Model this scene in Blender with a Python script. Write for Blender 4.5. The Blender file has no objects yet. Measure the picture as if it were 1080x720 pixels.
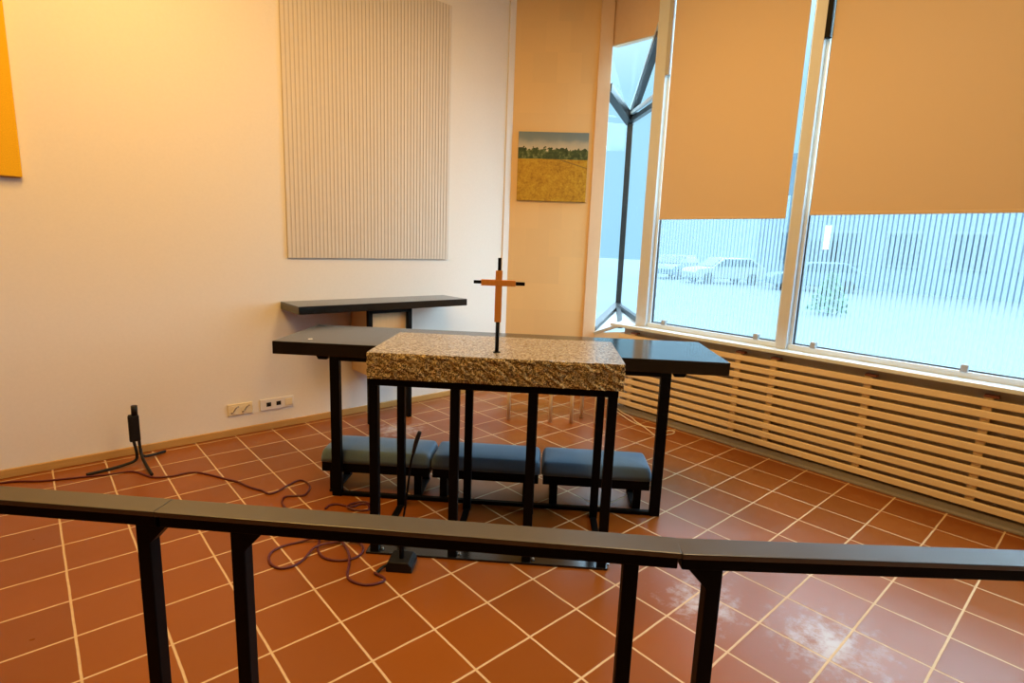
import bpy, bmesh, math, random
from mathutils import Vector, Matrix
random.seed(7)
scene = bpy.context.scene
COL = scene.collection
PI = math.pi
R2 = 2 ** .5

# ------------------------------------------------------------------ helpers
def box(bm, x0, x1, y0, y1, z0, z1, bev=0.0, seg=2):
    t = bmesh.new()
    vs = [t.verts.new((x, y, z)) for z in (z0, z1) for y in (y0, y1) for x in (x0, x1)]
    for f in ((0, 2, 3, 1), (4, 5, 7, 6), (0, 1, 5, 4), (2, 6, 7, 3), (0, 4, 6, 2), (1, 3, 7, 5)):
        t.faces.new([vs[i] for i in f])
    if bev > 0:
        bmesh.ops.bevel(t, geom=list(t.edges), offset=bev, segments=seg, profile=.5, affect='EDGES')
    bmesh.ops.recalc_face_normals(t, faces=t.faces)
    merge(bm, t)

def merge(bm, t, mat=None):
    m = {}
    for v in t.verts:
        m[v] = bm.verts.new(mat @ v.co if mat else v.co)
    for f in t.faces:
        try:
            nf = bm.faces.new([m[v] for v in f.verts])
            nf.smooth = f.smooth
        except ValueError:
            pass
    t.free()

def smooth_pts(P, n=6):
    P = [Vector(p) for p in P]
    if len(P) < 3:
        return P
    out = []
    for i in range(len(P) - 1):
        a = P[max(i - 1, 0)]; b = P[i]; c = P[i + 1]; d = P[min(i + 2, len(P) - 1)]
        for k in range(n):
            t = k / n
            out.append(.5 * ((2 * b) + (c - a) * t + (2 * a - 5 * b + 4 * c - d) * t * t + (3 * b - a - 3 * c + d) * t ** 3))
    out.append(P[-1])
    return out

def tube(bm, P, r, seg=10, smooth=6):
    P = smooth_pts(P, smooth) if smooth else [Vector(p) for p in P]
    n = len(P)
    rad = r if isinstance(r, (list, tuple)) else None
    up = None
    rings = []
    for i, p in enumerate(P):
        d = (P[min(i + 1, n - 1)] - P[max(i - 1, 0)]).normalized()
        if up is None:
            up = d.orthogonal().normalized()
        up = (up - d * up.dot(d))
        up = up.normalized() if up.length > 1e-6 else d.orthogonal().normalized()
        s = d.cross(up)
        if rad:
            q = i / (n - 1) * (len(rad) - 1); a = int(min(q, len(rad) - 2)); rr = rad[a] + (rad[a + 1] - rad[a]) * (q - a)
        else:
            rr = r
        rings.append([bm.verts.new(p + (up * math.cos(2 * PI * k / seg) + s * math.sin(2 * PI * k / seg)) * rr) for k in range(seg)])
    for a, b in zip(rings, rings[1:]):
        for k in range(seg):
            f = bm.faces.new((a[k], a[(k + 1) % seg], b[(k + 1) % seg], b[k])); f.smooth = True
    bm.faces.new(rings[0][::-1]); bm.faces.new(rings[-1])

def prism(bm, poly, y0, y1, mat=None, bev=0.0):
    """polygon of (x,z) pairs swept along y"""
    t = bmesh.new()
    a = [t.verts.new((x, y0, z)) for x, z in poly]
    b = [t.verts.new((x, y1, z)) for x, z in poly]
    n = len(poly)
    t.faces.new(a); t.faces.new(b[::-1])
    for k in range(n):
        t.faces.new((a[k], b[k], b[(k + 1) % n], a[(k + 1) % n]))
    bmesh.ops.recalc_face_normals(t, faces=t.faces)
    if bev > 0:
        bmesh.ops.bevel(t, geom=list(t.edges), offset=bev, segments=2, profile=.5, affect='EDGES')
    merge(bm, t, mat)

def slab(bm, pts, th):
    """flat polygon in space thickened by th along its normal"""
    P = [Vector(p) for p in pts]
    n = (P[1] - P[0]).cross(P[2] - P[0]).normalized() * (th / 2)
    t = bmesh.new()
    a = [t.verts.new(p + n) for p in P]; b = [t.verts.new(p - n) for p in P]
    k = len(P)
    t.faces.new(a); t.faces.new(b[::-1])
    for i in range(k):
        t.faces.new((a[i], b[i], b[(i + 1) % k], a[(i + 1) % k]))
    bmesh.ops.recalc_face_normals(t, faces=t.faces)
    merge(bm, t)

def bar(bm, p, q, w, h=None):
    """square bar from p to q"""
    p, q = Vector(p), Vector(q); h = h or w
    d = (q - p).normalized()
    s = d.cross(Vector((0, 0, 1)))
    s = s.normalized() if s.length > 1e-4 else Vector((1, 0, 0))
    u = s.cross(d).normalized()
    t = bmesh.new()
    v = [t.verts.new(c + s * (a * w / 2) + u * (b * h / 2)) for c in (p, q) for a, b in ((-1, -1), (1, -1), (1, 1), (-1, 1))]
    for f in ((0, 1, 2, 3), (7, 6, 5, 4), (0, 4, 5, 1), (1, 5, 6, 2), (2, 6, 7, 3), (3, 7, 4, 0)):
        t.faces.new([v[i] for i in f])
    bmesh.ops.recalc_face_normals(t, faces=t.faces)
    merge(bm, t)

def cyl(bm, c, r, z0, z1, seg=20, r2=None, bev=0):
    r2 = r if r2 is None else r2
    a = [bm.verts.new((c[0] + r * math.cos(2 * PI * k / seg), c[1] + r * math.sin(2 * PI * k / seg), z0)) for k in range(seg)]
    b = [bm.verts.new((c[0] + r2 * math.cos(2 * PI * k / seg), c[1] + r2 * math.sin(2 * PI * k / seg), z1)) for k in range(seg)]
    for k in range(seg):
        f = bm.faces.new((a[k], a[(k + 1) % seg], b[(k + 1) % seg], b[k])); f.smooth = True
    bm.faces.new(a[::-1]); bm.faces.new(b)

def obj(name, bm, mat, parent=None):
    me = bpy.data.meshes.new(name)
    bm.normal_update(); bm.to_mesh(me); bm.free()
    o = bpy.data.objects.new(name, me); COL.objects.link(o)
    me.materials.append(mat)
    if parent:
        o.parent = parent
    return o

def B(*boxes, bev=0.0):
    bm = bmesh.new()
    for b in boxes:
        box(bm, *b, bev=bev)
    return bm

def tag(o, label, cat, group=None):
    o['label'] = label; o['category'] = cat
    if group:
        o['group'] = group
    return o

def thing(name, label, cat, loc=(0, 0, 0), rz=0.0, group=None):
    o = bpy.data.objects.new(name, None); COL.objects.link(o)
    o.empty_display_size = .05
    o.location = loc; o.rotation_euler = (0, 0, rz)
    return tag(o, label, cat, group)

def struct(name, bm, mat, parent=None):
    o = obj(name, bm, mat, parent); 
    if not parent:
        o['kind'] = 'structure'
    return o

def diag(s, o, z=0.0):
    """a spot given along (s) and away (o) in the diagonal layout of the chancel"""
    return ((s + o) / R2, (o - s) / R2, z)
DZ = -PI / 4

# ------------------------------------------------------------------ materials
def lin(c):
    return tuple((x / 12.92 if x <= .04045 else ((x + .055) / 1.055) ** 2.4) for x in c)

class NT:
    def __init__(s, name):
        s.m = bpy.data.materials.new(name); s.m.use_nodes = True
        s.t = s.m.node_tree; s.t.nodes.clear()
        s.out = s.n('ShaderNodeOutputMaterial')
    def n(s, ty, **kw):
        nd = s.t.nodes.new(ty)
        for k, v in kw.items():
            if k.startswith('i_'):
                nd.inputs[k[2:].replace('_', ' ')].default_value = v
            else:
                setattr(nd, k, v)
        return nd
    def l(s, a, b):
        s.t.links.new(a, b)
    def math(s, op, a, b=None, clamp=False):
        nd = s.n('ShaderNodeMath', operation=op); nd.use_clamp = clamp
        for i, v in enumerate((a, b)):
            if v is None: continue
            if isinstance(v, (int, float)): nd.inputs[i].default_value = v
            else: s.l(v, nd.inputs[i])
        return nd.outputs[0]
    def mix(s, f, a, b):
        nd = s.n('ShaderNodeMix', data_type='RGBA')
        for i, v in ((0, f), (6, a), (7, b)):
            if isinstance(v, (int, float)): nd.inputs[i].default_value = v
            elif isinstance(v, tuple): nd.inputs[i].default_value = (*v[:3], 1)
            else: s.l(v, nd.inputs[i])
        return nd.outputs[2]
    def noise(s, scale, detail=3, rough=.5, vec=None):
        nd = s.n('ShaderNodeTexNoise'); nd.inputs['Scale'].default_value = scale
        nd.inputs['Detail'].default_value = detail; nd.inputs['Roughness'].default_value = rough
        s.l(vec if vec is not None else s.coord(), nd.inputs['Vector'])
        return nd.outputs['Fac']
    def coord(s, kind='Object'):
        return s.n('ShaderNodeTexCoord').outputs[kind]
    def ramp(s, f, stops):
        nd = s.n('ShaderNodeValToRGB'); s.l(f, nd.inputs[0])
        e = nd.color_ramp.elements
        while len(e) < len(stops): e.new(.5)
        for x, (p, c) in zip(e, stops):
            x.position = p; x.color = (*c, 1)
        return nd.outputs[0]
    def bump(s, h, strength=.2, dist=.01):
        nd = s.n('ShaderNodeBump'); nd.inputs['Strength'].default_value = strength; nd.inputs['Distance'].default_value = dist
        s.l(h, nd.inputs['Height']); return nd.outputs[0]
    def bsdf(s, col, rough=.5, metal=0, spec=.5, normal=None, coat=0, coatr=.1, emit=None, es=0):
        p = s.n('ShaderNodeBsdfPrincipled')
        for k, v in (('Base Color', col), ('Roughness', rough), ('Metallic', metal), ('Specular IOR Level', spec), ('Coat Weight', coat), ('Coat Roughness', coatr)):
            if isinstance(v, tuple): p.inputs[k].default_value = (*v[:3], 1)
            elif isinstance(v, (int, float)): p.inputs[k].default_value = v
            else: s.l(v, p.inputs[k])
        if normal is not None: s.l(normal, p.inputs['Normal'])
        if emit:
            p.inputs['Emission Color'].default_value = (*emit, 1); p.inputs['Emission Strength'].default_value = es
        s.l(p.outputs[0], s.out.inputs[0]); return p

def plain(name, c, rough=.5, var=.08, scale=30, spec=.5, metal=0, bump=0):
    t = NT(name); f = t.noise(scale)
    col = t.mix(f, tuple(x * (1 - var) for x in c), tuple(min(1, x * (1 + var)) for x in c))
    t.bsdf(col, rough, metal, spec, t.bump(f, bump, .002) if bump else None); return t.m

G0X, G0Y, PITCH = 0.77287, 1.77311, 0.25
def mat_floor():
    t = NT('terracotta_tiles')
    sep = t.n('ShaderNodeSeparateXYZ'); t.l(t.coord(), sep.inputs[0])
    wob = t.math('MULTIPLY', t.math('SUBTRACT', t.noise(9, 2), .5), .004)
    ds, ids = [], []
    for ax, g in ((0, G0X), (1, G0Y)):
        u = t.math('ADD', t.math('DIVIDE', t.math('ADD', t.math('SUBTRACT', sep.outputs[ax], g), wob), PITCH), 200.0)
        ids.append(t.math('FLOOR', u))
        fr = t.math('FRACT', u)
        ds.append(t.math('MULTIPLY', t.math('SUBTRACT', .5, t.math('ABSOLUTE', t.math('SUBTRACT', fr, .5))), PITCH))
    d = t.math('MINIMUM', ds[0], ds[1])
    mr = t.n('ShaderNodeMapRange'); mr.inputs[1].default_value = .0032; mr.inputs[2].default_value = .0050
    t.l(d, mr.inputs[0]); tilem = mr.outputs[0]
    cv = t.n('ShaderNodeCombineXYZ'); t.l(ids[0], cv.inputs[0]); t.l(ids[1], cv.inputs[1])
    wn = t.n('ShaderNodeTexWhiteNoise', noise_dimensions='3D'); t.l(cv.outputs[0], wn.inputs['Vector'])
    n1 = t.noise(14, 4, .6); n2 = t.noise(1.7, 3)
    base = t.mix(wn.outputs['Value'], (.235, .066, .007), (.290, .084, .009))
    base = t.mix(t.math('MULTIPLY', n2, .5), base, (.175, .046, .006))
    # chalky scuffs where the floor is worn
    sc = t.noise(16, 6, .7)
    spots = None
    for cx, cy, rad in ((2.02, 3.52, .42), (1.97, .98, .34), (2.12, .56, .40)):
        vd = t.n('ShaderNodeVectorMath', operation='DISTANCE'); t.l(t.coord(), vd.inputs[0]); vd.inputs[1].default_value = (cx, cy, 0)
        q = t.math('SUBTRACT', 1, t.math('DIVIDE', vd.outputs['Value'], rad), True)
        spots = q if spots is None else t.math('MAXIMUM', spots, q)
    m2 = t.n('ShaderNodeMapRange'); m2.inputs[1].default_value = .58; m2.inputs[2].default_value = .80
    t.l(t.math('ADD', sc, t.math('MULTIPLY', t.math('SUBTRACT', spots, .35), .45)), m2.inputs[0])
    base = t.mix(t.math('MULTIPLY', t.math('MULTIPLY', m2.outputs[0], spots), .85, True), base, (.50, .46, .45))
    grout = t.mix(t.noise(40, 2), (.52, .37, .20), (.66, .49, .29))
    col = t.mix(tilem, grout, base)
    # worn polish: patches of differing gloss
    pr = t.noise(7.5, 2, .5)
    m3 = t.n('ShaderNodeMapRange'); m3.inputs[1].default_value = .1; m3.inputs[2].default_value = .9
    m3.inputs[3].default_value = .25; m3.inputs[4].default_value = .40
    t.l(pr, m3.inputs[0])
    rough = t.math('ADD', t.math('MULTIPLY', m3.outputs[0], tilem), t.math('MULTIPLY', t.math('SUBTRACT', 1, tilem), .7))
    h = t.math('ADD', t.math('MULTIPLY', tilem, 1.0), t.math('MULTIPLY', n1, .05))
    t.bsdf(col, rough, 0, .36, t.bump(h, .35, .004)); return t.m

def mat_stone():
    t = NT('speckled_granite')
    v = t.n('ShaderNodeTexVoronoi'); v.inputs['Scale'].default_value = 210; t.l(t.coord(), v.inputs['Vector'])
    sp = t.n('ShaderNodeSeparateColor'); t.l(v.outputs['Color'], sp.inputs[0])
    n = t.noise(60, 5, .7)
    f = t.math('ADD', t.math('MULTIPLY', sp.outputs[0], .75), t.math('MULTIPLY', n, .3))
    col = t.ramp(f, [(0, (.020, .014, .008)), (.28, (.085, .056, .022)), (.5, (.22, .15, .055)), (.72, (.46, .34, .13)), (.95, (.85, .70, .38))])
    t.bsdf(col, .45, 0, .5, t.bump(f, .4, .004)); return t.m

def mat_stone_top():
    t = NT('honed_granite')
    v = t.n('ShaderNodeTexVoronoi'); v.inputs['Scale'].default_value = 150; t.l(t.coord(), v.inputs['Vector'])
    sp = t.n('ShaderNodeSeparateColor'); t.l(v.outputs['Color'], sp.inputs[0])
    col = t.ramp(sp.outputs[0], [(0, (.12, .105, .095)), (.3, (.22, .20, .18)), (.6, (.31, .29, .27)), (1, (.45, .43, .41))])
    t.bsdf(col, .24, 0, .6); return t.m

def mat_wood(name, a, b, scale=6, stretch=(1, 12, 12), rough=.45):
    t = NT(name)
    mp = t.n('ShaderNodeMapping'); mp.inputs['Scale'].default_value = stretch
    t.l(t.coord(), mp.inputs[0])
    f = t.noise(scale, 4, .6, mp.outputs[0])
    t.bsdf(t.mix(f, a, b), rough, 0, .4, t.bump(f, .08, .002)); return t.m

def mat_fabric(name, c, scale=350):
    t = NT(name)
    f = t.noise(scale, 2); g = t.noise(8, 2)
    col = t.mix(f, tuple(x * .75 for x in c), tuple(x * 1.2 for x in c))
    p = t.bsdf(col, .9, 0, .25, t.bump(f, .3, .001))
    p.inputs['Sheen Weight'].default_value = .3
    return t.m

def mat_painting():
    t = NT('painted_landscape')
    sep = t.n('ShaderNodeSeparateXYZ'); t.l(t.coord('Generated'), sep.inputs[0])
    co = t.coord()
    n1 = t.noise(26, 4, .6, co); n2 = t.noise(9, 3, .5, co); n3 = t.noise(60, 3, .6, co)
    z = sep.outputs[2]; x = sep.outputs[0]
    sky = t.ramp(t.math('ADD', z, t.math('MULTIPLY', t.math('SUBTRACT', n2, .5), .12)),
                 [(.74, (.58, .50, .34)), (.83, (.42, .40, .31)), (.90, (.20, .25, .24)), (1, (.15, .21, .23))])
    tree = t.ramp(n1, [(.3, (.018, .035, .012)), (.52, (.06, .09, .028)), (.68, (.20, .23, .08))])
    field = t.ramp(t.math('ADD', t.math('MULTIPLY', n1, .5), t.math('MULTIPLY', n3, .5)), [(.35, (.30, .15, .012)), (.5, (.47, .26, .018)), (.65, (.56, .37, .035))])
    tl = t.math('ADD', z, t.math('MULTIPLY', t.math('SUBTRACT', n1, .5), .20))
    m1 = t.math('GREATER_THAN', .765, tl)
    c = t.mix(m1, sky, tree)
    m2 = t.math('LESS_THAN', z, t.math('ADD', .612, t.math('MULTIPLY', t.math('SUBTRACT', n2, .5), .02)))
    c = t.mix(m2, c, field)
    # field path
    ln = t.math('ABSOLUTE', t.math('SUBTRACT', z, t.math('SUBTRACT', .79, t.math('MULTIPLY', x, .30))))
    m3 = t.math('MULTIPLY', t.math('LESS_THAN', ln, .010), t.math('GREATER_THAN', x, .62))
    c = t.mix(t.math('MULTIPLY', m3, .6), c, (.16, .10, .03))
    t.bsdf(c, .6, 0, .3, t.bump(n3, .2, .002)); return t.m

def mat_cornerwall():
    t = NT('faint_block_plaster')
    br = t.n('ShaderNodeTexBrick'); br.inputs['Scale'].default_value = 1
    br.inputs['Brick Width'].default_value = .22; br.inputs['Row Height'].default_value = .26; br.inputs['Mortar Size'].default_value = .001
    br.inputs['Color1'].default_value = (.82, .58, .28, 1); br.inputs['Color2'].default_value = (.76, .54, .27, 1); br.inputs['Mortar'].default_value = (.78, .55, .27, 1)
    mp = t.n('ShaderNodeMapping'); mp.inputs['Rotation'].default_value = (PI / 2, 0, 0)
    t.l(t.coord(), mp.inputs[0]); t.l(mp.outputs[0], br.inputs['Vector'])
    mp.vector_type = 'TEXTURE'
    n = t.noise(60, 3)
    t.bsdf(t.mix(t.math('MULTIPLY', n, .25), br.outputs[0], (.72, .51, .27)), .75, 0, .2, t.bump(n, .05, .002)); return t.m

def mat_glass(name, tint=(1, 1, 1), refl=.08):
    t = NT(name)
    tr = t.n('ShaderNodeBsdfTransparent'); tr.inputs[0].default_value = (*tint, 1)
    gl = t.n('ShaderNodeBsdfGlossy'); gl.inputs['Roughness'].default_value = .02
    lw = t.n('ShaderNodeLayerWeight'); lw.inputs['Blend'].default_value = .5
    fr = t.math('ADD', .015, t.math('MULTIPLY', t.math('POWER', lw.outputs['Facing'], 5.0), .06))
    mx = t.n('ShaderNodeMixShader'); t.l(fr, mx.inputs[0]); t.l(tr.outputs[0], mx.inputs[1]); t.l(gl.outputs[0], mx.inputs[2])
    t.l(mx.outputs[0], t.out.inputs[0]); return t.m

def mat_film():
    t = NT('frosted_film')
    tr = t.n('ShaderNodeBsdfTransparent'); tr.inputs[0].default_value = (.95, .97, 1, 1)
    tl = t.n('ShaderNodeBsdfTranslucent'); tl.inputs[0].default_value = (.34, .38, .40, 1)
    mx = t.n('ShaderNodeMixShader'); mx.inputs[0].default_value = .45
    t.l(tr.outputs[0], mx.inputs[1]); t.l(tl.outputs[0], mx.inputs[2]); t.l(mx.outputs[0], t.out.inputs[0]); return t.m

def mat_emit(name, c, s):
    t = NT(name); e = t.n('ShaderNodeEmission'); e.inputs[0].default_value = (*c, 1); e.inputs[1].default_value = s
    t.l(e.outputs[0], t.out.inputs[0]); return t.m

M = dict(
    floor=mat_floor(), stone=mat_stone(), stone_top=mat_stone_top(), painting=mat_painting(), corner=mat_cornerwall(),
    wall=plain('white_plaster', (.80, .77, .72), .85, .03, 60, .2, bump=.04),
    ceil=plain('dark_unseen_ceiling', (.42, .31, .20), .8, .08, 20, .1),  # unseen ceiling, brown tone chosen to cut bounced light
    brown=plain('dark_unseen_wall', (.16, .085, .05), .85, .15, 12, .1),  # unseen walls made dark to lower the fill on black parts
    tan=plain('tan_paint', (.74, .55, .36), .6, .04, 20, .3),
    white=plain('daylight_tinted_lacquer', (.72, .83, .90), .18, .03, 20),  # white lacquer with the blue of daylight mixed into its colour
    greyframe=plain('grey_metal_frame', (.42, .43, .43), .4, .05, 30),
    post=plain('painted_post', (.62, .66, .68), .45, .04, 20),  # slight daylight blue mixed into the post colour
    black=plain('black_steel', (.0022, .0022, .0024), .5, .2, 40, .10),
    satin=plain('black_satin_board', (.008, .008, .008), .15, .2, 30, .55),
    railtop=plain('black_rail_cap', (.014, .013, .011), .40, .15, 300, 1.0, bump=.05),
    darkframe=plain('dark_bronze_frame', (.022, .022, .024), .35, .2, 30),
    rubber=plain('black_rubber', (.006, .006, .006), .5, .2, 60, .3),
    cable=plain('dark_red_cable', (.095, .012, .018), .45, .2, 60),
    wcable=plain('cream_cable', (.75, .66, .52), .5, .05, 40),
    slat=mat_wood('pine_slat', (.76, .60, .36), (.85, .70, .46), 5, (14, 1, 14), .45),
    basewood=mat_wood('oak_baseboard', (.44, .25, .07), (.58, .34, .11), 6, (1, 14, 14), .5),
    birch=mat_wood('birch_ply', (.62, .44, .23), (.74, .55, .31), 7, (12, 12, 1), .5),
    stoolwood=mat_wood('pale_stool_wood', (.74, .60, .42), (.84, .70, .50), 8, (14, 14, 1), .5),
    crosswood=mat_wood('orange_cross_wood', (.56, .22, .04), (.72, .32, .07), 14, (10, 10, 1), .4),
    cushion=mat_fabric('blue_grey_wool', (.115, .19, .27)),
    blind=mat_fabric('beige_blind_cloth', (.68, .54, .37), 500),
    yellow=mat_fabric('yellow_cloth', (.80, .47, .012), 200),
    plastic=plain('cream_plastic', (.78, .68, .46), .4, .03, 20),
    whiteplastic=plain('white_plastic', (.78, .76, .74), .4, .03, 20),
    bracket=plain('red_brown_bracket', (.25, .09, .06), .5, .1, 40),
    greyboard=plain('grey_parapet', (.38, .36, .33), .7, .06, 15),
    paleboard=plain('pale_back_board', (.55, .51, .46), .7, .06, 15),
    kerb=plain('grey_kerb', (.26, .23, .19), .6, .1, 25),
    ribs=plain('ribbed_panel_ribs', (.68, .63, .56), .7, .04, 20, .2),
    ribback=plain('ribbed_panel_backing', (.55, .50, .44), .8, .05, 20, .2),
    glass=mat_glass('window_glass', (.97, .99, 1.0)), film=mat_film(),
    steel=plain('clip_grey', (.36, .37, .36), .5, .05, 30),
    paper=plain('white_paper', (.9, .88, .82), .8, .02, 20),
    snow=plain('trodden_snow', (.115, .14, .15), .8, .12, .6, .1),
    carpaint=plain('snowy_car_body', (.30, .35, .34), .35, .08, 2),
    carblue=plain('blue_grey_car_body', (.12, .18, .23), .35, .08, 2),
    carglass=plain('dark_car_glass', (.04, .07, .09), .1, .1, 3),
    tyre=plain('tyre_rubber', (.02, .02, .02), .8, .1, 30),
    facade=plain('blue_grey_facade', (.15, .21, .26), .8, .08, 1.2),
    facade2=plain('pale_facade', (.20, .25, .29), .8, .05, 1.0),
    darkdoor=plain('dark_doorway', (.06, .09, .12), .5, .1, 3),
    leaf=plain('evergreen_leaf', (.05, .16, .08), .7, .4, 6),
    bark=plain('grey_bark', (.09, .07, .05), .9, .3, 20),
    emitrect=mat_emit('emissive_rect', (1, .97, .9), 3.0),
)
M['satin'].node_tree.nodes['Principled BSDF'].inputs['IOR'].default_value = 1.5
M['railtop'].node_tree.nodes['Principled BSDF'].inputs['IOR'].default_value = 1.65
# brighter chrome bits
M['bolt'] = plain('steel_bolt', (.45, .44, .42), .3, .05, 30, .5, 1.0)

# ------------------------------------------------------------------ room shell
YW, XW, H = 4.08, 3.95, 3.70           # back-left wall, window wall, ceiling
A = Vector((4.125, 3.468, 0)); Bp = Vector((3.95, 2.79, 0)); CL = Vector((3.53, 4.08, 0))
XB, YB = -5.5, -5.5
bm = bmesh.new()
fl = [(XB, YB), (4.0, YB), (4.0, 2.79), (4.20, 3.50), (3.60, 4.16), (XB, 4.16)]
vs = [bm.verts.new((x, y, 0)) for x, y in fl]; lo = [bm.verts.new((x, y, -.12)) for x, y in fl]
bm.faces.new(vs); bm.faces.new(lo[::-1])
for k in range(6):
    bm.faces.new((vs[k], lo[k], lo[(k + 1) % 6], vs[(k + 1) % 6]))
bmesh.ops.recalc_face_normals(bm, faces=bm.faces)
struct('floor', bm, M['floor'])
bm = bmesh.new()
vs = [bm.verts.new((x, y, H)) for x, y in fl]; lo = [bm.verts.new((x, y, H + .12)) for x, y in fl]
bm.faces.new(vs); bm.faces.new(lo[::-1])
for k in range(6):
    bm.faces.new((vs[k], lo[k], lo[(k + 1) % 6], vs[(k + 1) % 6]))
bmesh.ops.recalc_face_normals(bm, faces=bm.faces)
struct('ceiling', bm, M['ceil'])
struct('wall_left', B((XB, 3.56, YW, YW + .12, 0, H)), M['wall'])
struct('wall_front', B((XB - .12, XB, YB, YW + .12, 0, H)), M['brown'])
struct('wall_rear', B((XB, 4.1, YB - .12, YB, 0, H)), M['brown'])
# narrow diagonal wall across the corner (local x along it, local y away from the room)
o = struct('wall_corner', B((-.43, .475, 0, .10, 0, H)), M['corner'])
o.location = (5.365 / R2, 5.365 / R2, 0); o.rotation_euler = (0, 0, DZ)
o = struct('trim_1', B((.37, .487, -.022, .10, 0, H), bev=.003), M['tan'])
o.location = (5.365 / R2, 5.365 / R2, 0); o.rotation_euler = (0, 0, DZ)
struct('trim_2', B((3.452, 3.535, YW - .014, YW, .05, H), bev=.002), M['wall'])
struct('baseboard_left', B((XB, 3.53, YW - .018, YW, 0, .05), bev=.004), M['basewood'])
o = struct('baseboard_corner', B((-.415, .37, -.016, 0, 0, .05), bev=.004), M['basewood'])
o.location = (5.365 / R2, 5.365 / R2, 0); o.rotation_euler = (0, 0, DZ)
# window wall: parapet below, lintel above, solid end
struct('wall_right', B((XW, XW + .14, YB, 2.79, 0, .735), (XW, XW + .14, YB, 2.79, 3.45, H)), M['greyboard'])
struct('trim_3', B((3.835, 3.95, -3.0, 2.90, 0, .045), (3.800, 3.835, -3.0, 2.90, 0, .014), bev=.003), M['kerb'])
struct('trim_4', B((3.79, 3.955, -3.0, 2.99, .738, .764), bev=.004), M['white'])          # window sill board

def window(name, y0, y1, film=True, clips=()):
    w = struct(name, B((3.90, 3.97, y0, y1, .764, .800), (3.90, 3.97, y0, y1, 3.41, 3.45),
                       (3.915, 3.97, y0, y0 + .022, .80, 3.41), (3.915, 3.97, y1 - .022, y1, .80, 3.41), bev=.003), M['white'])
    bm = bmesh.new(); box(bm, 3.944, 3.950, y0 + .02, y1 - .02, .798, 3.412)
    obj('pane', bm, M['glass'], w)
    bm = B((3.932, 3.952, y0 + .022, y1 - .022, .800, .808), (3.934, 3.952, y0 + .022, y0 + .030, .80, 3.41), (3.934, 3.952, y1 - .030, y1 - .022, .80, 3.41))
    obj('pane_gasket', bm, M['darkframe'], w)
    if film:
        bm = bmesh.new(); y = y0 + .045
        while y < y1 - .05:
            box(bm, 3.9415, 3.9435, y, y + .0185, .812, 1.80); y += .0262
        obj('film_stripe', bm, M['film'], w)
    for c in clips:
        obj('pane_clip', B((3.893, 3.934, c - .017, c + .017, .797, .838), bev=.004), M['steel'], w)
    return w
window('window_1', 1.61, 2.69, True, (2.535, 1.765))
window('window_2', -.60, 1.54, True, (1.378, .580))
window('window_3', -2.95, -.70, False)  # unseen window added past the frame, left unblinded for more daylight
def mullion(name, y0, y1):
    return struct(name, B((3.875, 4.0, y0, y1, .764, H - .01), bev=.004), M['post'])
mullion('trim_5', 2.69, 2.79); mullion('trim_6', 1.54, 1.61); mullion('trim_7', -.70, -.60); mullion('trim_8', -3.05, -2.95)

# ------------------------------------------------------------------ corner bay of glass
Ab, At, At2 = Vector((4.125, 3.468, .605)), Vector((4.125, 3.468, 2.83)), Vector((4.125, 3.468, 3.18))
Mb, Mt = Vector((4.887, 3.763, .78)), Vector((4.805, 3.708, 2.683))
Bb, Bt = Vector((3.985, 2.80, .78)), Vector((3.985, 2.80, 2.58))
Hp = Vector((3.985, 2.84, 3.10))
Lb = Vector((4.02, 3.06, .715))
w = bm = bmesh.new()
for p, q, r in ((Mb, Mt, .055), (Ab, Mb, .075), (Mb, Bb, .045), (At, Mt, .08), (Mt, Bt, .045), (Mt, Hp, .06), (Mb, Lb + Vector((.03, .02, -.01)), .045)):
    bar(bm, p, q, r)
w = struct('window_4', bm, M['darkframe'])
for pts in ((Ab, Mb, Mt, At), (Mb, Bb, Bt, Mt), (At, Mt, Hp, At2), (Mt, Bt, Hp)):
    bm = bmesh.new(); slab(bm, [p + (p - Vector((4.3, 3.3, p.z))) * .012 for p in pts], .008)
    obj('pane', bm, M['glass'], w)
bm = bmesh.new()
iv = Vector((-.045, -.02, 0))
for p, q in ((At, Mt), (Mt, Bt), (Mt, Hp), (Ab, Mb)):
    off = Vector((0, 0, .055)) if p is not Ab else Vector((0, 0, -.06))
    p = p + (q - p) * .06
    bar(bm, p + off + iv, q + off + iv, .03)
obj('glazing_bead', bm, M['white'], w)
bm = bmesh.new()
slab(bm, (Ab + Vector((0, 0, -.04)), Mb + Vector((0, 0, -.04)), Lb), .03)
slab(bm, (Mb + Vector((0, 0, -.04)), Bb + Vector((0, 0, -.04)), Lb), .03)
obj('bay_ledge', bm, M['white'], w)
# parapet and header in the mouth of the bay
d = (Bp - A).normalized(); n = Vector((d.y, -d.x, 0)); n = n if n.x > 0 else -n
bm = bmesh.new()
slab(bm, (A + n * .05, Bp + n * .05, Bp + n * .05 + Vector((0, 0, .70)), A + n * .05 + Vector((0, 0, .58))), .08)
struct('wall_bay', bm, M['wall'])
bm = bmesh.new()
slab(bm, (At2 + n * .05, Hp + n * .03 + Vector((0, -.03, 0)), Vector((Hp.x, Hp.y - .03, H)) + n * .03, Vector((At2.x, At2.y, H)) + n * .05), .06)
struct('wall_header', bm, M['tan'])
bm = bmesh.new()
slab(bm, (A - n * .005, Bp + Vector((0, .03, 0)) - n * .005, Bp + Vector((0, .03, .055)) - n * .005, A + Vector((0, 0, .055)) - n * .005), .02)
struct('baseboard_bay', bm, M['white'])

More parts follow.
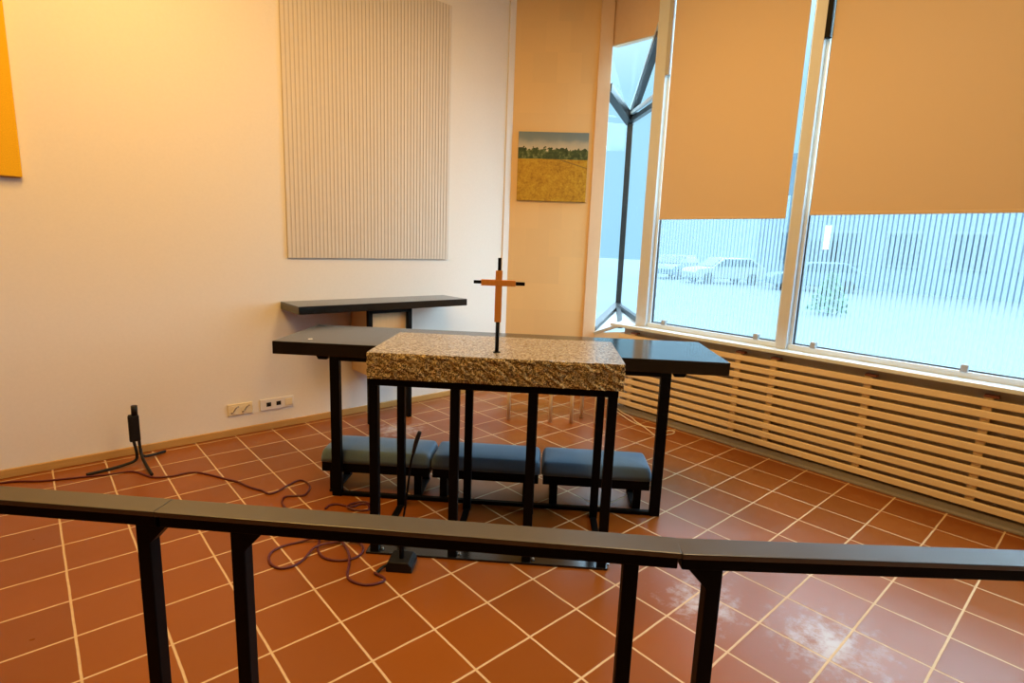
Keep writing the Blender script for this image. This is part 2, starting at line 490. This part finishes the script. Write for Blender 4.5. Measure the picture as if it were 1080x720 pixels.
# ------------------------------------------------------------------ radiator cover
rc = thing('radiator_cover', 'pine slatted radiator cover running under the window sill', 'radiator cover', (3.82, 0, 0))
for k in range(10):
    z = .064 + k * .0642
    obj('slat', B((0, .024, -.62, 2.915, z, z + .039), bev=.004), M['slat'], rc)
for y in (2.78, 1.848, 1.594, 1.018, .447, -.12):
    obj('batten', B((.024, .050, y - .021, y + .021, .066, .690), bev=.002), M['slat'], rc)
    obj('bracket', B((.018, .058, y - .045, y + .02, .690, .704), bev=.002), M['bracket'], rc)
obj('back_board', B((.062, .072, -.62, 2.90, .05, .735)), M['paleboard'], rc)

# ------------------------------------------------------------------ roller blinds
def blind(y0, y1, zb, label, chan_y, chan_mat):
    t = thing('roller_blind', label, 'blind', (3.888, 0, 0), 0, 'roller blinds half lowered over the windows')
    bm = bmesh.new(); box(bm, -.002, .002, y0, y1, zb + .012, 3.50)
    obj('fabric', bm, M['blind'], t)
    obj('hem_bar', B((-.006, .006, y0, y1, zb - .006, zb + .013), bev=.003), M['blind'], t)
    bm = bmesh.new(); tube(bm, [(0.0, y0, 3.53), (0.0, y1, 3.53)], .030, 16, 0)
    obj('roller_tube', bm, M['greyframe'], t)
    obj('chain_cover', B((-.028, .010, chan_y - .016, chan_y + .016, 2.735, 3.47), bev=.003), chan_mat, t)
blind(1.650, 2.645, 1.648, 'beige roller blind on the narrower window beside the glass corner bay', 2.668, M['greyframe'])
blind(-.58, 1.498, 1.668, 'wide beige roller blind on the larger window at the right', 1.520, M['black'])

# ------------------------------------------------------------------ wall pieces
t = thing('acoustic_panel', 'tall beige panel with fine vertical ribs high on the white wall', 'wall panel', (1.434, YW - .001, 1.252))
obj('backing', B((0, 1.388, -.010, 0, 0, 2.05)), M['ribback'], t)
bm = bmesh.new()
for k in range(47):
    x = k * 1.388 / 47
    box(bm, x + .004, x + .0245, -.0125, -.010, 0, 2.05)
obj('rib', bm, M['ribs'], t)['kind'] = 'stuff'

t = thing('yellow_canvas', 'plain yellow cloth panel hung on the left wall', 'wall hanging', (.040, YW, 1.666))
obj('cloth', B((-1.1, 0, -.035, -.006, 0, 1.15), bev=.004), M['yellow'], t)
obj('backing_frame', B((-1.09, -.008, -.006, 0, -.006, 1.14)), M['basewood'], t)

t = thing('landscape_painting', 'small unframed painting of a yellow field below green trees', 'painting', (*[5.365 / R2] * 2, 1.813), DZ)
obj('canvas', B((-.324, .322, -.022, 0, 0, .618), bev=.002), M['painting'], t)

# sockets
t = thing('power_socket', 'cream double power socket plate on the left wall', 'socket', (1.067, YW, .187))
obj('plate', B((-.082, .082, -.010, 0, -.041, .041), bev=.003), M['plastic'], t)
for x in (-.036, .036):
    bm = bmesh.new(); tube(bm, [(x, -.010, 0), (x, -.0125, 0)], .030, 24, 0)
    for a in (1, -1):
        tube(bm, [(x + a * .012, -.012, .018 * a), (x + a * .018, -.016, .012 * a)], .004, 8, 0)
    c = obj('socket_face', bm, M['plastic'], t)
    bm = bmesh.new()
    tube(bm, [(x - .026, -.0135, -.022), (x - .008, -.0135, -.010), (x + .006, -.0135, .010), (x + .026, -.0135, .022)], .0045, 8)
    obj('slot', bm, M['kerb'], c)
t = thing('data_socket', 'white data socket plate with two dark ports, right of the power socket', 'socket', (1.322, YW, .188))
obj('plate', B((-.122, .118, -.010, 0, -.041, .041), bev=.003), M['whiteplastic'], t)
for x in (-.062, .008):
    obj('port', B((x - .016, x + .016, -.0125, -.009, -.015, .015)), M['rubber'], t)
obj('blank_cover', B((.055, .108, -.0135, -.009, -.026, .026), bev=.002), M['plastic'], t)

# ------------------------------------------------------------------ console table at the wall
t = thing('console_table', 'narrow black-topped console with a pale wood cabinet, against the white wall', 'table', (2.09, 3.9, 0))
def rel(b): return (b[0] - 2.09, b[1] - 2.09, b[2] - 3.9, b[3] - 3.9, b[4], b[5])
obj('tabletop', B(rel((1.372, 2.785, 3.722, 4.078, .882, .938)), bev=.004), M['satin'], t)
for x in (1.906, 2.243):
    obj('leg', B(rel((x - .017, x + .017, 3.735, 3.772, 0, .882)), bev=.002), M['black'], t)
obj('apron', B(rel((1.90, 2.25, 3.735, 3.760, .858, .882))), M['black'], t)
c = obj('cabinet_box', B(rel((1.905, 2.247, 3.785, 4.06, .375, .882)), bev=.002), M['birch'], t)
obj('cabinet_door', B(rel((1.930, 2.222, 3.775, 3.786, .40, .852)), bev=.003), M['birch'], c)

# ------------------------------------------------------------------ long table behind the altar
t = thing('long_table', 'long black table standing right behind the stone altar', 'table', diag(-.2475, 2.79), DZ)
X0 = -.2475
def rs(b): return (b[0] - X0, b[1] - X0, b[2] - 2.79, b[3] - 2.79, b[4], b[5])
obj('tabletop', B(rs((-1.44, .945, 2.79, 3.40, .788, .858)), bev=.004), M['satin'], t)
for s in (-1.106, .633):
    obj('leg', B(rs((s - .026, s + .026, 2.792, 2.828, 0, .788)), bev=.003), M['black'], t)
for s in (-1.30, .742):
    obj('leg', B(rs((s - .02, s + .02, 3.28, 3.32, 0, .788)), bev=.003), M['black'], t)
obj('crossbeam', B(rs((-1.08, .607, 2.795, 2.828, .766, .790)), bev=.002), M['black'], t)
obj('foot_rail', B(rs((-1.13, .633, 2.797, 2.825, .003, .022)), bev=.002), M['black'], t)
for s0, s1 in ((-1.205, -1.135), (.662, .735)):
    bm = bmesh.new()
    prism(bm, [(s0 - X0, .79), (s1 - X0, .79), (s1 - X0 - .012, .770), (s0 - X0 + .012, .770)], .006, .035)
    obj('bracket', bm, M['black'], t)
bm = bmesh.new()
slab(bm, [(-.014, -.006, .0012), (.010, -.010, .0012), (.016, .004, .0012), (-.004, .010, .0012)], .002)
o = obj('paper_scrap', bm, M['paper']); o.location = (1.141, 2.945, .858)
tag(o, 'tiny white scrap of paper on the left end of the long black table', 'paper')

# ------------------------------------------------------------------ altar
AX, AO = -.208, 2.26
t = thing('altar', 'granite-topped altar on a black steel frame with the cross standing on it', 'altar', diag(AX, AO), DZ)
def ra(b): return (b[0] - AX, b[1] - AX, b[2] - AO, b[3] - AO, b[4], b[5])
# rough-edged block: front and end faces irregular
def stone_block():
    bm = bmesh.new(); nx, ny, nz = 64, 30, 8
    x0, x1, y0, y1, z0, z1 = ra((-.748, .340, 2.25, 2.783, .823, .938))
    g = bmesh.new()
    bmesh.ops.create_cube(g, size=1)
    for v in g.verts:
        v.co = Vector((x0 if v.co.x < 0 else x1, y0 if v.co.y < 0 else y1, z0 if v.co.z < 0 else z1))
    bmesh.ops.subdivide_edges(g, edges=[e for e in g.edges if abs(e.verts[0].co.x - e.verts[1].co.x) > .5], cuts=nx, use_grid_fill=True)
    bmesh.ops.subdivide_edges(g, edges=[e for e in g.edges if abs(e.verts[0].co.y - e.verts[1].co.y) > .3], cuts=ny, use_grid_fill=True)
    bmesh.ops.subdivide_edges(g, edges=[e for e in g.edges if abs(e.verts[0].co.z - e.verts[1].co.z) > .08], cuts=nz, use_grid_fill=True)
    r = random.Random(3)
    for v in g.verts:
        if v.co.z < z1 - .001:
            if v.co.y < y0 + .001: v.co.y += r.uniform(-.004, .003)
            if v.co.x < x0 + .001 or v.co.x > x1 - .001: v.co.x += r.uniform(-.004, .004)
    for v in g.verts:   # chipped arris
        if v.co.z > z1 - .001 and v.co.y < y0 + .001: v.co.y += r.uniform(0, .004); v.co.z -= r.uniform(0, .003)
    bmesh.ops.recalc_face_normals(g, faces=g.faces)
    return g
so = obj('stone_slab', stone_block(), M['stone'], t)
so.data.materials.append(M['stone_top'])
for p in so.data.polygons:
    if p.normal.z > .9: p.material_index = 1
# steel frame under the stone
obj('top_frame', B(ra((-.748, .322, 2.262, 2.296, .790, .823)), ra((-.748, .322, 2.720, 2.756, .790, .823)),
                   ra((-.748, -.712, 2.29, 2.73, .790, .823)), ra((.286, .322, 2.29, 2.73, .790, .823)), bev=.002), M['black'], t)
LS = (-.727, -.371, -.036, .301)
for s in LS:
    obj('leg', B(ra((s - .020, s + .020, 2.264, 2.300, .008, .792)), bev=.003), M['black'], t)
    obj('leg', B(ra((s - .020, s + .020, 2.718, 2.754, .004, .792)), bev=.003), M['black'], t)
    obj('foot_bar', B(ra((s - .016, s + .016, 2.36, 2.754, 0, .012)), bev=.002), M['black'], t)
pl = obj('base_plate', B(ra((-.765, .328, 2.255, 2.36, 0, .010)), bev=.002), M['satin'], t)
for s in LS:
    for q in (.032,):
        bm = bmesh.new(); x, y = s + q - AX, 2.285 - AO
        cyl(bm, (x, y), .007, .010, .018, 6); obj('bolt', bm, M['bolt'], pl)

# ------------------------------------------------------------------ cross
t = thing('altar_cross', 'orange wooden cross with black tips on a thin black rod', 'cross', diag(-.206, 2.375, .938), DZ)
bm = bmesh.new()
cyl(bm, (0, 0), .016, 0, .004, 20); cyl(bm, (0, 0), .0085, .004, .140, 16)
obj('rod', bm, M['black'], t)
obj('upright', B((-.0145, .0145, -.009, .009, .135, .358), bev=.0015), M['crosswood'], t)
obj('crossbar', B((-.076, .073, -.0095, .0095, .292, .318), bev=.0015), M['crosswood'], t)
obj('tip', B((-.0065, .0075, -.0065, .0065, .358, .412), bev=.001), M['black'], t)
obj('tip', B((-.109, -.076, -.0065, .0065, .299, .313), bev=.001), M['black'], t)
obj('tip', B((.073, .112, -.0065, .0065, .297, .312), bev=.001), M['black'], t)

# ------------------------------------------------------------------ benches
def pad(bm, x0, x1, y0, y1, z0, z1):
    g = bmesh.new()
    nx, ny = 24, 12
    def sup(a): return math.copysign(abs(a) ** .55, a)
    rows = []
    for lev in (0, .35, .65, .85, .96, 1.0):
        ins = .024 * (1 - (1 - lev ** 2.2) ** .5)
        ring = []
        for k in range(64):
            a = 2 * PI * k / 64
            hx, hy = (x1 - x0) / 2 - ins, (y1 - y0) / 2 - ins
            c, s = math.cos(a), math.sin(a)
            e = .13
            ring.append(g.verts.new(((x0 + x1) / 2 + hx * math.copysign(abs(c) ** e, c), (y0 + y1) / 2 + hy * math.copysign(abs(s) ** e, s), z0 + (z1 - z0) * (.05 + .85 * lev))))
        rows.append(ring)
    for ins, zz in ((.07, .96), (.11, 1.0)):
        ring = []
        for k in range(64):
            a = 2 * PI * k / 64; c, s = math.cos(a), math.sin(a); e = .3
            hx, hy = (x1 - x0) / 2 - ins, (y1 - y0) / 2 - ins * .9
            ring.append(g.verts.new(((x0 + x1) / 2 + hx * math.copysign(abs(c) ** e, c), (y0 + y1) / 2 + hy * math.copysign(abs(s) ** e, s), z0 + (z1 - z0) * zz)))
        rows.append(ring)
    for a, b in zip(rows, rows[1:]):
        for k in range(64):
            f = g.faces.new((a[k], a[(k + 1) % 64], b[(k + 1) % 64], b[k])); f.smooth = True
    f = g.faces.new(rows[-1]); f.smooth = True
    g.faces.new(rows[0][::-1])
    bmesh.ops.recalc_face_normals(g, faces=g.faces)
    merge(bm, g)
def bench(s0, s1, label):
    c = (s0 + s1) / 2; hw = (s1 - s0) / 2
    t = thing('kneeling_bench', label, 'bench', diag(c, 2.97), DZ, 'blue padded low benches under the long table')
    bm = bmesh.new(); pad(bm, -hw - .004, hw + .004, -.138, .128, .172, .258); obj('cushion', bm, M['cushion'], t)
    obj('frame', B((-hw + .006, hw - .006, -.132, .122, .122, .178), bev=.004), M['black'], t)
    for sx in (-1, 1):
        x = sx * (hw - .068)
        obj('runner', B((x - .022, x + .022, -.132, .118, 0, .014), bev=.003), M['black'], t)
        for y in (-.115, .09):
            obj('leg', B((x - .021, x + .021, y - .010, y + .012, .012, .126), bev=.003), M['black'], t)
bench(-1.212, -.597, 'blue padded low bench at the left, nearest the white wall')
bench(-.588, .010, 'blue padded low bench between the two others, under the cross')
bench(.022, .612, 'blue padded low bench at the right, nearest the radiator cover')

# ------------------------------------------------------------------ communion rails
def rail(p0, p1, posts, gus, label):
    """p0,p1: (s,o) of the front top edge ends; posts: distances along; gus: side of the small gusset"""
    a = math.atan2(p1[1] - p0[1], p1[0] - p0[0]); L = math.hypot(p1[0] - p0[0], p1[1] - p0[1])
    t = thing('communion_rail', label, 'railing', diag(p0[0], p0[1]), DZ + a, 'black communion rails in the foreground')
    obj('rail_cap', B((0, L, 0, .070, .737, .750), bev=.0018), M['railtop'], t)
    obj('rail_beam', B((.004, L - .004, .012, .052, .704, .738), bev=.003), M['black'], t)
    for x, g in zip(posts, gus):
        bm = B((x - .0175, x + .0175, .014, .050, 0, .705), bev=.003)
        if g:
            prism(bm, [(x + g * .015, .7035), (x + g * .015, .655), (x + g * .060, .7035)], .014, .050)
        obj('post', bm, M['black'], t)
        obj('foot_plate', B((x - .04, x + .04, -.008, .072, 0, .008), bev=.002), M['black'], t)
rail((-2.30, 1.196), (-.915, 1.1705), (.25, 1.342), (0, 1), 'black rail section at the far left of the foreground')
rail((-.914, 1.170), (.328, 1.146), (.198, 1.136), (1, 0), 'black rail section across the centre, before the altar')
rail((.3295, 1.1435), (1.95, 1.247), (.082, 1.45), (-1, 0), 'black rail section at the right, its top reflecting the windows')

# ------------------------------------------------------------------ microphone
t = thing('microphone', 'thin black gooseneck microphone on a floor base before the altar', 'microphone', (1.129, 1.945, 0), DZ)
bm = bmesh.new()
prism(bm, [(-.058, 0), (.056, 0), (.056, .028), (.040, .046), (-.046, .046), (-.058, .030)], -.045, .055, bev=.003)
obj('base', bm, M['rubber'], t)
bm = bmesh.new(); tube(bm, [(0, 0, .040), (0, 0, .145), (.004, 0, .20)], .011, 12); obj('stem', bm, M['black'], t)
bm = bmesh.new(); tube(bm, [(.003, 0, .19), (.012, 0, .261), (.028, 0, .383), (.040, 0, .487), (.052, 0, .535)], .0045, 8); obj('gooseneck', bm, M['black'], t)
bm = bmesh.new(); tube(bm, [(.050, 0, .528), (.062, 0, .580), (.077, 0, .625)], [.0065, .0085, .0095, .008], 10); obj('capsule', bm, M['rubber'], t)
bm = bmesh.new(); tube(bm, [(-.055, -.02, .018), (-.075, -.04, .016), (-.090, -.06, .006)], .007, 8); obj('plug', bm, M['rubber'], t)

# ------------------------------------------------------------------ folding floor stand by the wall
SX, SY = .428, 3.87
t = thing('floor_stand', 'small black folding floor stand with splayed legs near the left wall', 'stand', (SX, SY, 0))
bm = bmesh.new(); tube(bm, [(-.030, 0, .318), (-.026, 0, .20), (-.010, 0, .075), (-.020, 0, .030), (-.075, -.005, .016), (-.18, -.018, .010), (-.262, -.025, .009)], .0085, 10); obj('leg', bm, M['rubber'], t)
bm = bmesh.new(); tube(bm, [(-.002, .004, .368), (.006, .004, .20), (.012, .006, .07), (.030, .020, .038), (.075, .060, .022), (.155, .120, .010)], .0085, 10); obj('leg', bm, M['rubber'], t)
bm = bmesh.new(); tube(bm, [(.010, -.004, .10), (.012, -.03, .055), (.018, -.12, .030), (.028, -.24, .010)], .0085, 10); obj('leg', bm, M['rubber'], t)
bm = bmesh.new(); box(bm, -.040, .016, -.013, .016, .150, .312, .006); obj('collar', bm, M['rubber'], t)
bm = bmesh.new(); tube(bm, [(-.004, .004, .312), (-.003, .004, .371)], .017, 12, 0); obj('grip', bm, M['rubber'], t)

# ------------------------------------------------------------------ cables
def cable(name, P, r, mat, label, z=None):
    bm = bmesh.new()
    base = Vector((P[0][0], P[0][1], 0))
    tube(bm, [Vector((p[0], p[1], p[2] if len(p) > 2 else (z if z is not None else r))) - base for p in P], r, 8, 5)
    o = obj(name, bm, mat); o.location = base
    return tag(o, label, 'cable')
P1 = [(-.60, 4.02), (-.204, 3.99), (-.025, 3.89), (.162, 3.822), (.248, 3.79), (.38, 3.752), (.452, 3.60), (.537, 3.553), (.633, 3.548), (.695, 3.486),
      (.781, 3.317), (.817, 3.247), (.85, 3.138), (.889, 3.054), (.909, 2.99), (.963, 2.999), (1.023, 3.036), (1.102, 3.064), (1.124, 3.004), (1.109, 2.93),
      (1.055, 2.863), (1.014, 2.88), (.967, 2.903), (.938, 2.873), (.92, 2.801), (.93, 2.6), (.945, 2.45),
      (.935, 2.37), (.897, 2.297), (.89, 2.213), (.927, 2.154), (.979, 2.127), (1.033, 2.137), (1.065, 2.185), (1.061, 2.229, .012), (1.029, 2.269, .016), (.986, 2.287, .012),
      (.927, 2.301, .016), (.876, 2.295, .016), (.812, 2.249), (.76, 2.231), (.715, 2.245), (.694, 2.29), (.698, 2.346), (.724, 2.394), (.78, 2.414), (.855, 2.403), (.915, 2.372, .018),
      (.969, 2.324, .012), (1.0, 2.281, .018), (.997, 2.219, .012), (.980, 2.150, .018), (.953, 2.09, .010), (.917, 2.03), (.91, 1.981), (.941, 1.919), (.99, 1.895), (1.025, 1.905), (1.010, 1.968, .008)]
cable('microphone_cable', P1, .0055, M['cable'], 'long dark red cable looping over the floor from the left wall to the microphone')
P2 = [(1.08, 2.643), (1.111, 2.666), (1.15, 2.655), (1.179, 2.605), (1.203, 2.578), (1.249, 2.58), (1.275, 2.55), (1.25, 2.50), (1.20, 2.53), (1.17, 2.575, .016), (1.217, 2.60, .012), (1.27, 2.57, .016), (1.30, 2.51)]
cable('spare_cable', P2, .0055, M['cable'], 'short tangled dark cable under the left end of the long table')
P3 = [(3.815, 2.945, .13), (3.795, 2.90, .05), (3.78, 2.80, .012), (3.74, 2.66), (3.68, 2.57), (3.62, 2.45), (3.54, 2.31), (3.52, 2.265), (3.58, 2.235), (3.66, 2.215), (3.725, 2.235), (3.715, 2.275), (3.665, 2.285), (3.66, 2.38), (3.63, 2.48), (3.645, 2.58), (3.70, 2.70), (3.77, 2.86, .02), (3.80, 2.955, .12)]
cable('white_cable', P3, .005, M['wcable'], 'cream cable trailing from the left end of the radiator cover')
# ------------------------------------------------------------------ three-legged stools behind the altar
def stool(name, feet, label):
    cx = sum(f[0] for f in feet) / 3; cy = sum(f[1] for f in feet) / 3
    t = thing('wooden_stool', label, 'stool', (cx, cy, 0), 0, 'pale wooden stools behind the altar')
    bm = bmesh.new(); q = max(math.hypot(f[0] - cx, f[1] - cy) for f in feet) + .03; cyl(bm, (0, 0), q - .006, .425, .435, 40, q); cyl(bm, (0, 0), q, .435, .455, 40, q - .004)
    obj('seat', bm, M['stoolwood'], t)
    for f in feet:
        d = Vector((f[0] - cx, f[1] - cy, 0))
        bm = bmesh.new(); tube(bm, [d, d * .99 + Vector((0, 0, .430))], [.0145, .0155], 14, 0)
        obj('leg', bm, M['stoolwood'], t)
stool('stool', [(2.86, 3.23), (3.09, 2.98), (3.19, 3.316)], 'pale wooden stool left of the other, seen between the altar legs')
stool('stool', [(3.213, 2.865), (3.385, 2.908), (3.345, 2.72)], 'pale wooden stool nearer the windows, seen between the altar legs')

# ------------------------------------------------------------------ outside
GZ = -.40
struct('ground_outside', B((4.25, 70, -45, 60, GZ - .1, GZ)), M['snow'])
def car(loc, rz, paint, label):
    t = thing('parked_car', label, 'car', loc, rz, 'cars parked beyond the windows')
    bm = bmesh.new()
    prism(bm, [(-2.1, .30), (2.1, .30), (2.15, .62), (1.95, .82), (1.1, .92), (.45, 1.42), (-1.15, 1.45), (-1.95, .98), (-2.15, .90)], -.82, .82, bev=.05)
    obj('body', bm, paint, t)
    bm = bmesh.new()
    prism(bm, [(.98, .96), (.42, 1.36), (-1.08, 1.38), (-1.70, 1.0)], -.835, .835)
    obj('side_window', bm, M['carglass'], t)
    bm = bmesh.new(); slab(bm, [(1.10, -.70, .96), (1.10, .70, .96), (.52, .62, 1.39), (.52, -.62, 1.39)], .03); obj('windscreen', bm, M['carglass'], t)
    for x in (-1.3, 1.32):
        for y in (-.80, .80):
            bm = bmesh.new(); tube(bm, [(x, y - .09, .31), (x, y + .09, .31)], .31, 20, 0); obj('wheel', bm, M['tyre'], t)
car((29.5, 15.6, GZ), 2.6, M['carpaint'], 'pale snow-dusted car seen through the narrower striped window')
car((31.0, 19.6, GZ), 3.3, M['carblue'], 'blue-grey car behind the pale one, through the striped window')
car((29.5, 10.8, GZ), 2.2, M['carblue'], 'dark car seen through the left half of the larger striped window')

t = thing('far_building', 'blue-grey building across the snowy street, seen through the striped windows', 'building', (34, 9, GZ))
obj('facade', B((0, 6, -16, 7, 0, 7.5)), M['facade'], t)
for k in range(8):
    y = -15 + k * 2.7
    fr = obj('window_frame', B((-.08, .02, y, y + 1.7, 1.3, 3.1), bev=.02), M['facade2'], t)
    obj('pane', B((-.10, -.07, y + .1, y + 1.6, 1.4, 3.0)), M['darkdoor'], fr)
obj('doorway', B((-.10, .02, 2.2, 4.2, 0, 2.6), bev=.02), M['darkdoor'], t)
obj('emissive_rect', B((-.12, -.05, 2.85, 3.13, 2.1, 3.4)), M['emitrect'], t)  # small white emissive rectangle added on the facade
def shrub(loc, h, r, label, seed):
    rr = random.Random(seed)
    t = thing('evergreen_shrub', label, 'shrub', loc)
    bm = bmesh.new(); tube(bm, [(0, 0, 0), (.02, 0, h * .6)], [.06, .03], 8, 0); obj('stem', bm, M['bark'], t)
    bm = bmesh.new()
    for k in range(500):
        z = rr.uniform(.08, 1) * h; q = r * (1 - (z / h) ** 1.4) + .05; a = rr.uniform(0, 2 * PI); d = q * rr.uniform(.4, 1) 
        c = Vector((d * math.cos(a), d * math.sin(a), z)); u = Vector((rr.uniform(-1, 1), rr.uniform(-1, 1), rr.uniform(-.6, .6))).normalized() * .12
        v = u.orthogonal().normalized() * .05
        bm.faces.new([bm.verts.new(c - u), bm.verts.new(c + v), bm.verts.new(c + u), bm.verts.new(c - v)])
    obj('foliage', bm, M['leaf'], t)
shrub((18.5, 6.25, GZ), 1.25, .55, 'green shrub in the snow behind the larger striped window', 1)

# ------------------------------------------------------------------ light
w = bpy.data.worlds.new('overcast_sky'); scene.world = w; w.use_nodes = True
nt = w.node_tree; nt.nodes.clear()
out = nt.nodes.new('ShaderNodeOutputWorld'); bg = nt.nodes.new('ShaderNodeBackground')
tc = nt.nodes.new('ShaderNodeTexCoord'); sp = nt.nodes.new('ShaderNodeSeparateXYZ'); rp = nt.nodes.new('ShaderNodeValToRGB')
nt.links.new(tc.outputs['Generated'], sp.inputs[0]); nt.links.new(sp.outputs[2], rp.inputs[0])
e = rp.color_ramp.elements
e[0].position = 0.0; e[0].color = (.36, .70, .92, 1)
e[1].position = .9; e[1].color = (5.0, 6.6, 7.6, 1)
x = e.new(.25); x.color = (.40, .74, .94, 1)
x = e.new(.37); x.color = (.70, 1.05, 1.25, 1)
x = e.new(.52); x.color = (3.6, 5.2, 6.4, 1)
nt.links.new(rp.outputs[0], bg.inputs[0]); bg.inputs[1].default_value = 1.15
nt.links.new(bg.outputs[0], out.inputs[0])

def area(name, loc, target, size, power, col):
    l = bpy.data.lights.new(name, 'AREA'); l.shape = 'DISK'; l.size = size; l.energy = power; l.color = col
    o = bpy.data.objects.new(name, l); COL.objects.link(o); o.location = loc
    o.rotation_euler = (Vector(target) - Vector(loc)).to_track_quat('-Z', 'Y').to_euler(); return o
WARM = (1.0, .55, .15)
sun = bpy.data.lights.new('added_daylight_sun', 'SUN'); sun.energy = 11; sun.angle = math.radians(75); sun.color = (.55, .83, 1.0)  # wide blue sun added to strengthen daylight through the windows
so_ = bpy.data.objects.new('added_daylight_sun', sun); COL.objects.link(so_); so_.location = (12, -3, 9)
so_.rotation_euler = Vector((-1, .35, -.68)).to_track_quat('-Z', 'Y').to_euler()
area('ceiling_lamp', (.35, 2.9, 3.55), (.45, 3.3, 0), .6, 39, WARM)
area('ceiling_lamp', (-.4, 1.7, 3.6), (.2, 2.0, 0), .9, 56, WARM)
area('ceiling_lamp', (1.9, .6, 3.6), (2.1, .8, 0), .8, 42, (1.0, .66, .30))
area('ceiling_lamp', (2.2, 2.2, 3.6), (2.5, 2.4, 0), .7, 35, WARM)

# ------------------------------------------------------------------ camera
cam = bpy.data.cameras.new('camera'); co = bpy.data.objects.new('camera', cam); COL.objects.link(co)
cam.sensor_width = 36; cam.lens = 581.62 / 1080 * 36; cam.clip_start = .02; cam.clip_end = 300
Rm = Matrix(((0.7513984415767503, 0.08901489572135074, -0.6538170465319393),
             (-0.658848285705083, 0.15575484225562136, -0.7359751120366773),
             (0.03632242309516418, 0.9837767924959623, 0.17568125718713515)))
co.matrix_world = Matrix.Translation((0, 0, 1.41439)) @ Rm.to_4x4()
scene.camera = co

scene.view_settings.view_transform = 'Standard'
scene.view_settings.look = 'None'
scene.view_settings.exposure = 0.0
scene.view_settings.gamma = 1.0
scene.view_settings.use_curve_mapping = False
scene.cycles.use_denoising = True
scene.cycles.max_bounces = 8
scene.cycles.transparent_max_bounces = 16
scene.cycles.sample_clamp_indirect = 6
